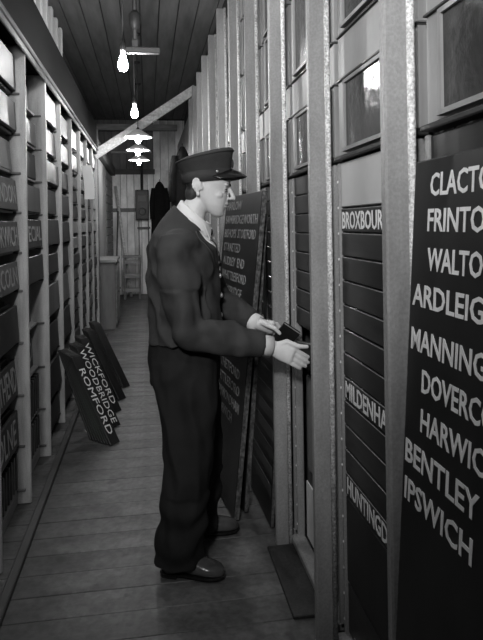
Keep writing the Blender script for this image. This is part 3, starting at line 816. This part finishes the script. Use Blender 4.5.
for s in (-1, 1):
    he((.100, s * .0098, -.0315), (.0100, .0062, .0070))                 # nostril wing
    he((.079, s * .030, .0245), (.0115, .024, .0065))                    # brow
    he((.0700, s * .032, .0090), (.0110, .0145, .0062))                  # upper eyelid
    he((.0690, s * .032, -.0085), (.0100, .0135, .0048))                 # lower eyelid
    he((.046, s * .046, -.024), (.024, .016, .016))                      # cheekbone
he((.0855, 0, -.0545), (.0105, .021, .0052)); he((.0835, 0, -.0675), (.0105, .018, .0058))     # lips
he((.084, 0, -.044), (.008, .012, .010)); he((.0660, 0, -.100), (.018, .021, .016))       # philtrum, chin
for s in (-1, 1):
    rot = Matrix.Rotation(s * math.radians(-18), 3, 'Z') @ Matrix.Rotation(math.radians(-10), 3, 'Y')
    ex = -.040
    he((ex - .003, s * .0775, .000), (.0180, .0070, .031), rot)
    rim = [hp(ex - .003 + .018 * math.cos(math.radians(0 + t * 15)) - .006 * math.sin(math.radians(0 + t * 15)), s * (.0795 + .007 * (0.5 - 0.5 * math.cos(math.radians(0 + t * 15)))), .001 + .031 * math.sin(math.radians(0 + t * 15))) for t in range(15)]
    B_.tube(rim, [.0036] * len(rim), 8)
    he((ex + .006, s * .0775, -.033), (.0095, .0060, .010))              # lobe
    he((ex + .018, s * .074, -.006), (.006, .006, .010))                 # tragus
# ---- right hand: back to the camera, thumb on top, fingers reaching under the slats
def finger(pts, rads): 
    P = [Vector(p) for p in pts]
    B_.tube(P, rads, 10); B_.ell(P[-1], (rads[-1],) * 3, 10, 6)
    for p, r in zip(P[1:-1], rads[1:-1]): B_.ell(p, (r * 1.04,) * 3, 10, 6)
K = Vector((0.568, 2.378, 0.922)); d = (K - WR_R).normalized(); u_ = Vector((0.36, 0.05, 0.93)); u_ = (u_ - d * u_.dot(d)).normalized(); nb_ = d.cross(u_)
B_.loft([(WR_R - d * 0.01, u_ * 0.027, nb_ * 0.020), (WR_R + d * 0.025, u_ * 0.032, nb_ * 0.019), (WR_R + d * 0.06, u_ * 0.039, nb_ * 0.017), (K, u_ * 0.040, nb_ * 0.0145), (K + d * 0.008, u_ * 0.034, nb_ * 0.011)], 18)
fd = Vector((0.84, 0.02, -0.53)).normalized()
for q, (off, ln, cr) in enumerate(((0.030, 0.082, 0.0), (0.010, 0.090, 0.004), (-0.010, 0.084, 0.008), (-0.029, 0.066, 0.012))):
    b0 = K + u_ * off - d * 0.012
    b1 = b0 + fd * ln * 0.46 + Vector((0, -0.003, 0))
    b2 = b1 + (fd + Vector((0.05, 0.14, -0.02))).normalized() * ln * 0.34
    b3 = b2 + (fd + Vector((0, 0.34, 0.02))).normalized() * ln * 0.28
    finger([b0, b1, b2, b3], [0.0098, 0.0090, 0.0084, 0.0074] if q < 3 else [0.0086, 0.0080, 0.0074, 0.0065])
t0 = WR_R + d * 0.03 + u_ * 0.016
finger([t0, WR_R + d * 0.062 + u_ * 0.043, Vector((0.598, 2.368, 0.958)), Vector((0.630, 2.366, 0.956))], [0.0155, 0.0125, 0.0102, 0.0086])
# ---- left hand closed on the short slat
K = Vector((0.536, 2.602, 0.998)); d = (K - WR_L).normalized(); u_ = Vector((0.1, -0.5, 0.85)); u_ = (u_ - d * u_.dot(d)).normalized(); nb_ = d.cross(u_)
B_.loft([(WR_L - d * 0.01, u_ * 0.025, nb_ * 0.021), (WR_L + d * 0.02, u_ * 0.030, nb_ * 0.020), (K, u_ * 0.037, nb_ * 0.0155), (K + d * 0.008, u_ * 0.03, nb_ * 0.011)], 18)
for q, (off, ln) in enumerate(((0.026, 1.0), (0.008, 1.05), (-0.010, 1.0), (-0.027, 0.82))):
    b0 = K + u_ * off - d * 0.010; yb = 2.607 + 0.0
    b1 = b0 + Vector((0.030, 0.010 + 0.002 * q, -0.010)) * ln
    b2 = b1 + Vector((0.016, 0.004, -0.022)) * ln
    b3 = b2 + Vector((0.004, -0.002, -0.022)) * ln
    finger([b0, b1, b2, b3], [0.0096, 0.0088, 0.0082, 0.0072])
finger([WR_L + d * 0.02 + u_ * 0.018 - Vector((0, 0.008, 0)), Vector((0.510, 2.573, 1.014)), Vector((0.540, 2.560, 1.000)), Vector((0.560, 2.560, 0.978))], [0.0145, 0.0120, 0.0100, 0.0086])
body = as_child('body', fuse(B_, 0.0042, 2, 0.45), M['skin'])

# eyes, eyebrows, hair
for s in (-1, 1):
    e_ = MB().ell(hp(.0725, s * .032, .0005), (.0098, .0125, .0075), 12, 8, R3).build('eye', M['eye'], MAN, True)
    MB().ell(hp(.0805, s * .0322, -.0005), (.0036, .0058, .0050), 10, 6, R3).build('iris', M['iris'], e_, True, origin=parent_origin(MAN))
    MB().tube([hp(.0800, s * .0185, .0035), hp(.0835, s * .027, .0062), hp(.0820, s * .036, .0055), hp(.0745, s * .047, .0015)], .0016, 6).build('eyelashes', M['brow'], MAN, True)
    MB().tube([hp(.0930, s * .011, .0245), hp(.0915, s * .028, .0295), hp(.080, s * .050, .0265)], [(.0030, .0035), (.0036, .0035), (.0020, .0025)], 8).build('eyebrow', M['brow'], MAN, True)
vs = []; fs = []; na = 26
hz = [(-0.050, 150, .003), (-0.025, 138, .0045), (0.004, 132, .0052), (0.026, 124, .0052), (0.036, 84, .0052), (0.055, 70, .005), (0.075, 70, .004)]
def ring_at(z):
    for (a, b) in zip(HR[:-1], HR[1:]):
        if a[0] <= z <= b[0]:
            t = (z - a[0]) / (b[0] - a[0]); return [a[q] + (b[q] - a[q]) * t for q in range(1, 4)]
for z, a0, g_ in hz:
    xb, xf, hw = ring_at(z); cx = (xb + xf) / 2 - 0.006
    for gg in (g_, -0.004):
        for i in range(na + 1):
            t = math.radians(a0 + (360 - 2 * a0) * i / na); c, s = math.cos(t), math.sin(t)
            rx = (xf - cx) if c > 0 else (cx - xb)
            vs.append(hp(cx + (rx + gg) * c, (hw + gg) * math.copysign(abs(s) ** 0.9, s), z))
st_ = 2 * (na + 1)
for j in range(len(hz) - 1):
    for i in range(na):
        a = j * st_ + i; fs.append((a, a + 1, a + 1 + st_, a + st_))
        a2 = a + na + 1; fs.append((a2, a2 + st_, a2 + 1 + st_, a2 + 1))
    for i in (0, na):
        a = j * st_ + i; fs.append((a, a + st_, a + na + 1 + st_, a + na + 1))
for j in (0, len(hz) - 1):
    for i in range(na):
        a = j * st_ + i; fs.append((a, a + na + 1, a + na + 2, a + 1))
hm = MB().add(vs, fs)
MB().tube([hp(.0835, -.020, -.0618), hp(.0915, -.011, -.0612), hp(.0940, 0, -.0610), hp(.0915, .011, -.0612), hp(.0835, .020, -.0618)], .0014, 6).build('mouth_line', M['brow'], MAN, True)
hm.ell(hp(-.058, 0, -.030), (.0400, .056, .050), 24, 14, R3)
as_child('hair', fuse(hm, 0.004, 3, 0.5), M['hair'])

# ---- cap
capo = bpy.data.objects.new('cap', None); link(capo, MAN); capo.location = HC + Vector((0, 0, 0.03)) - Vector(MAN.location); capo.empty_display_size = 0.05
def hc(x, y, z): return HMC @ Vector((x, y, z))
def cap_sec(xb, zb, xf, zf, hw):
    c = hc((xb + xf) / 2, 0, (zb + zf) / 2); A = hc(xf, 0, zf) - c; Bv = hc((xb + xf) / 2, hw, (zb + zf) / 2) - c
    return (c, A, Bv)
cs = [cap_sec(-.111, .024, .101, .038, .083), cap_sec(-.113, .050, .101, .066, .0845), cap_sec(-.115, .068, .101, .088, .086), cap_sec(-.128, .090, .106, .130, .098),
      cap_sec(-.137, .108, .111, .160, .107), cap_sec(-.134, .116, .110, .170, .106), cap_sec(-.118, .124, .100, .175, .094), cap_sec(-.06, .139, .05, .168, .05), cap_sec(-.01, .153, 0, .155, .004)]
mb = MB().loft(cs, 40, True)
co = mb.build('crown', M['cap'], capo, True)
MB().loft([cap_sec(-.1135, .020, .1035, .034, .0853), cap_sec(-.1155, .044, .1035, .060, .0868), cap_sec(-.1165, .064, .1035, .084, .0880), cap_sec(-.110, .066, .098, .086, .082)], 40, True).build('band', M['cap'], capo, True)
MB().loft([cap_sec(-.140, .106, .114, .158, .1095), cap_sec(-.1415, .110, .1155, .162, .111), cap_sec(-.139, .114, .113, .166, .109)], 40, True).build('piping', M['cap'], capo, True)
# visor
vs = []; fs = []; nn = 24
for j, (ext, dz, th) in enumerate(((0.0, 0.0, 0), (0.022, -0.007, 0), (0.045, -0.018, 0), (0.064, -0.031, 0), (0.067, -0.034, 0))):
    for i in range(nn + 1):
        a = math.radians(-74 + 148 * i / nn); w = math.cos(a * 90 / 74) ** 0.55 if abs(i - nn / 2) < nn / 2 else 0
        x = -.005 + .106 * math.cos(a); y = .087 * math.sin(a)
        vs.append((x + ext * w * math.cos(a * 0.5), y + ext * w * 0.35 * math.sin(a), .068 + .016 * (x / .1) - 0.012 * abs(math.sin(a)) ** 2 * 2.2 + dz * w))
N0 = len(vs)
vs += [(a, b, c - 0.0035) for a, b, c in vs]
for j in range(4):
    for i in range(nn):
        a = j * (nn + 1) + i
        fs.append((a, a + nn + 1, a + nn + 2, a + 1)); fs.append((a + N0, a + 1 + N0, a + nn + 2 + N0, a + nn + 1 + N0))
for i in range(nn):
    a = 4 * (nn + 1) + i; fs.append((a, a + N0, a + 1 + N0, a + 1))
    a = i; fs.append((a, a + 1, a + 1 + N0, a + N0))
MB().add([hc(*p) for p in vs], fs).build('visor', M['visor'], capo, True)
MB().ell(hc(.106, 0, .105), (.006, .017, .02), 12, 8, HMC.to_3x3()).build('badge', M['cloth'], capo, True)
for s in (-1, 1): MB().ell(hc(.045, s * .083, .066), (.006, .004, .006), 10, 6).build('button', M['button'], capo, True)

# ---- jacket
def cloth_disp(amp, sx, sy, sz, seed):
    o = Vector((seed, seed * 1.7, seed * 0.3))
    def fn(p):
        q = Vector((p.x * sx, p.y * sy, p.z * sz)) + o
        a = noise.noise(q); b = noise.noise(q * 2.3)
        return amp * (1.3 * (0.5 - abs(a)) + 0.4 * b)
    return fn
J = MB()
J.loft(torso_secs(1.0), 32, True)
J.ell((0.130, 2.475, 1.375), (0.085, 0.075, 0.07)); J.ell((0.185, 2.765, 1.375), (0.08, 0.07, 0.068))
J.tube([SH_R + Vector((0, .02, .03)), SH_R + Vector((-0.004, -.006, -.05)), SH_R.lerp(EL_R, .55) + Vector((-.008, 0, 0)), EL_R + Vector((-.012, 0, -.004)), EL_R.lerp(WR_R, .3) + Vector((0, 0, -.008)), EL_R.lerp(WR_R, .65) + Vector((0, 0, -.006)), EL_R.lerp(WR_R, .92)],
       [0.066, 0.083, 0.078, 0.073, 0.071, 0.062, 0.052], 20)
J.ell(EL_R + Vector((-.012, 0, -.004)), (.073, .07, .073))
J.tube([SH_L + Vector((0, -.02, .03)), SH_L + Vector((0.004, .006, -.05)), SH_L.lerp(EL_L, .55), EL_L + Vector((0, 0, -.004)), EL_L.lerp(WR_L, .3), EL_L.lerp(WR_L, .65), EL_L.lerp(WR_L, .90)],
       [0.066, 0.080, 0.074, 0.070, 0.066, 0.057, 0.050], 20)
def jd(p):
    a = cloth_disp(0.026, 8, 8, 6.5, 3.1)(p) - 0.010
    k_ = min(1, max(0, (0.44 - p.x) / 0.10)) * min(1, max(0, (1.44 - p.z) / 0.08)); a *= k_
    # bunched folds on the arms
    if p.y < 2.47 and p.z < 1.2: a += 0.008 * k_ * math.sin(38 * (p.x * 0.9 + p.z * 0.55) + 3 * noise.noise(p * 8))
    return a
jm = fuse(J, 0.0075, 6, 0.5, jd)
jv = [v.co.copy() for v in jm.vertices]; jp = [tuple(p.vertices) for p in jm.polygons]
BV = BVHTree.FromPolygons(jv, jp)
jacket = as_child('jacket', jm, M['cloth'])
def front_pt(s, z, off):
    o = Vector((0.155, 2.62, z)) + l * s
    hit = BV.ray_cast(o, f, 1.0)
    p = hit[0] if hit[0] is not None else o + f * 0.12
    return p + f * off
def strip(name, m, left, right, zs, off, th=0.004, parent=MAN):
    """patch on the chest between lateral limits left(z), right(z)"""
    nn = 6; vs = []; fs = []
    for z in zs:
        for i in range(nn + 1):
            s = left(z) + (right(z) - left(z)) * i / nn; vs.append(front_pt(s, z, off))
    c0 = len(vs); vs += [p - f * th for p in vs]
    for j in range(len(zs) - 1):
        for i in range(nn):
            a = j * (nn + 1) + i; b = a + nn + 1
            fs += [(a, a + 1, b + 1, b), (a + c0, b + c0, b + 1 + c0, a + 1 + c0)]
        for i in (0, nn):
            a = j * (nn + 1) + i; b = a + nn + 1; fs.append((a, b, b + c0, a + c0))
    for j in (0, len(zs) - 1):
        for i in range(nn):
            a = j * (nn + 1) + i; fs.append((a, a + 1, a + 1 + c0, a + c0))
    return MB().add(vs, fs).build(name, m, parent, True)
ZT, ZB = 1.432, 1.275
zs = [ZT + (ZB - ZT) * i / 12 for i in range(13)]
vw = lambda z: 0.012 + 0.066 * max(0, (z - ZB) / (ZT - ZB))
sf = strip('shirt_front', M['shirt'], lambda z: -vw(z), lambda z: vw(z), zs, 0.004)
tw = lambda z: 0.030 - 0.010 * (z - ZB) / (ZT - ZB)
tie = strip('tie', M['tie'], lambda z: -tw(z), lambda z: tw(z), zs, 0.011, 0.006)
for q in range(4):
    zc = 1.29 + 0.034 * q
    strip('stripe', M['stripe'], lambda z: -tw(z) * 0.98, lambda z: tw(z) * 0.98, [zc + 0.008, zc], 0.0122, 0.002, tie)
for s in (-1, 1):
    strip('lapel', M['cloth'], lambda z, s=s: s * vw(z), lambda z, s=s: s * (vw(z) + 0.012 + 0.05 * math.sin(math.pi * min(1, max(0, (z - ZB) / (ZT - ZB))) ** 0.8)), zs, 0.009, 0.008)
for q in range(3):
    p = front_pt(0.0, 1.235 - 0.085 * q, 0.003); MB().ell(p, (.007, .011, .011), 12, 8).build('button', M['button'], MAN, True)
# collar
def collar_sec(c, a, b, tilt): 
    return (Vector(c), f * a + UP * (-tilt), l * b)
MB().loft([collar_sec((0.190, 2.617, 1.462), .074, .075, .060), collar_sec((0.198, 2.615, 1.488), .069, .069, .058), collar_sec((0.206, 2.613, 1.512), .064, .062, .054), collar_sec((0.206, 2.613, 1.513), .058, .057, .054), collar_sec((0.195, 2.615, 1.48), .058, .057, .056)], 36, False).build('collar', M['shirt'], MAN, True)
for s in (-1, 1):
    a = Vector((0.202, 2.615, 1.498)) + f * .069 - UP * .056 + l * s * .010
    b = Vector((0.198, 2.615, 1.490)) + f * .040 - UP * .034 + l * s * .062
    cpt = front_pt(s * .045, 1.392, 0.016)
    b = b + f * 0.012; n_ = f * 0.004
    MB().add([a + n_, b + n_, cpt + n_, a, b, cpt], [(0, 1, 2), (3, 5, 4), (0, 3, 4, 1), (1, 4, 5, 2), (2, 5, 3, 0)]).build('collar_point', M['shirt'], MAN)
kn = front_pt(0, 1.425, 0.014)
MB().ell(kn, (.012, .017, .018), 12, 8).build('tie_knot', M['tie'], tie, True, origin=parent_origin(MAN))
# shirt cuffs
for w_, e_, r in ((WR_R, EL_R, .0415), (WR_L, EL_L, .040)):
    dd = (w_ - e_).normalized()
    MB().tube([w_ - dd * 0.07, w_ - dd * 0.035, w_ + dd * 0.008, w_ + dd * 0.009, w_ - dd * 0.03], [r, r, r + .003, r - .002, r - .004], 22, False).build('shirt_cuff', M['shirt'], MAN, True)
# pocket flap, sleeve seam
# ---- trousers
T = MB()
T.loft([(Vector((0.15, 2.62, 0.78)), f * 0.145, l * 0.185), (Vector((0.15, 2.62, 0.88)), f * 0.150, l * 0.195), (Vector((0.152, 2.62, 0.98)), f * 0.140, l * 0.185)], 28)
def leg(pts):
    T.loft([(Vector((x, y, z)), f * a, l * b) for x, y, z, a, b in pts], 24)
leg([(0.145, 2.535, 0.92, .135, .095), (0.150, 2.525, 0.75, .128, .100), (0.155, 2.51, 0.60, .112, .095), (0.155, 2.50, 0.47, .102, .090), (0.135, 2.495, 0.32, .098, .086), (0.118, 2.50, 0.18, .095, .085), (0.108, 2.505, 0.075, .097, .088), (0.108, 2.505, 0.055, .095, .086)])
leg([(0.165, 2.705, 0.92, .130, .095), (0.190, 2.715, 0.75, .120, .098), (0.210, 2.73, 0.60, .105, .092), (0.222, 2.745, 0.47, .096, .088), (0.222, 2.77, 0.32, .093, .085), (0.220, 2.79, 0.18, .090, .083), (0.216, 2.805, 0.075, .090, .085), (0.216, 2.805, 0.055, .088, .083)])
def td(p):
    a = cloth_disp(0.023, 9, 9, 4.2, 8.4)(p) - 0.008
    if p.z < 0.35: a += 0.006 * math.sin(46 * p.z + 5 * noise.noise(p * 6))
    return a
as_child('trousers', fuse(T, 0.0085, 5, 0.5, td), M['cloth_t'])
# ---- shoes
def shoe(heel, ang):
    o = bpy.data.objects.new('shoe', None); link(o, MAN); o.location = Vector(heel) - Vector(MAN.location); o.empty_display_size = 0.05
    dv = Vector((math.cos(ang), math.sin(ang), 0)); lv = Vector((-math.sin(ang), math.cos(ang), 0)); h0 = Vector(heel); L_ = 0.262
    pr = [(0.0, .024, .058), (.04, .033, .074), (.14, .037, .094), (.27, .037, .102), (.38, .038, .092), (.50, .042, .072), (.62, .047, .060), (.74, .049, .052), (.85, .045, .046), (.93, .036, .039), (.98, .022, .030), (1.0, .010, .022)]
    up = MB().loft([(h0 + dv * t * L_ + UP * (0.018 + h / 2), lv * w, UP * (h / 2)) for t, w, h in pr], 20, True, 0.78)
    up.build('upper', M['shoe'], o, True)
    so = MB().loft([(h0 + dv * (t * (L_ + .008) - .004) + UP * 0.0195, lv * (w + .004), UP * 0.006) for t, w, h in pr], 20, True, 0.5); so.build('sole', M['visor'], o)
    MB().loft([(h0 + dv * (t * L_ - .003) + UP * 0.008, lv * (w + .003), UP * 0.008) for t, w, h in pr[:4]], 16, True, 0.5).build('heel', M['visor'], o)
    for q in range(3):
        c = h0 + dv * L_ * (0.36 + 0.06 * q) + UP * (0.112 - 0.012 * q)
        MB().tube([c - lv * 0.02, c + UP * 0.002, c + lv * 0.02], 0.0025, 6).build('lace', M['visor'], o, True)
shoe((0.040, 2.537, 0.0), math.radians(-20))
shoe((0.140, 2.815, 0.0), math.radians(1))

# ---- short slat held in the left hand
e1 = Vector((0.066, 0, -0.046)).normalized(); e2 = Vector((0.027, -0.03, 0.079)); 
hs = bpy.data.objects.new('name_slat', None); link(hs); hs.empty_display_size = 0.04; hs['_local'] = 1
hs.matrix_world = Matrix.Translation((0.541, 2.578, 0.968)) @ basis(e1, e2).to_4x4()
tag(hs, 'short black slat held in the left hand of the man', 'slat')
MB().box(0, 0.088, 0, 0.014, -0.02, 0.075, 0.003).build('slat_body', M['slat'], hs)
MB().box(0.001, 0.087, -0.001, 0.001, 0.070, 0.0735).build('edge_glint', M['letter_dim'], hs)  # painted glint along the top of the held slat

for o in bpy.data.objects:
    if '_local' in o: del o['_local']
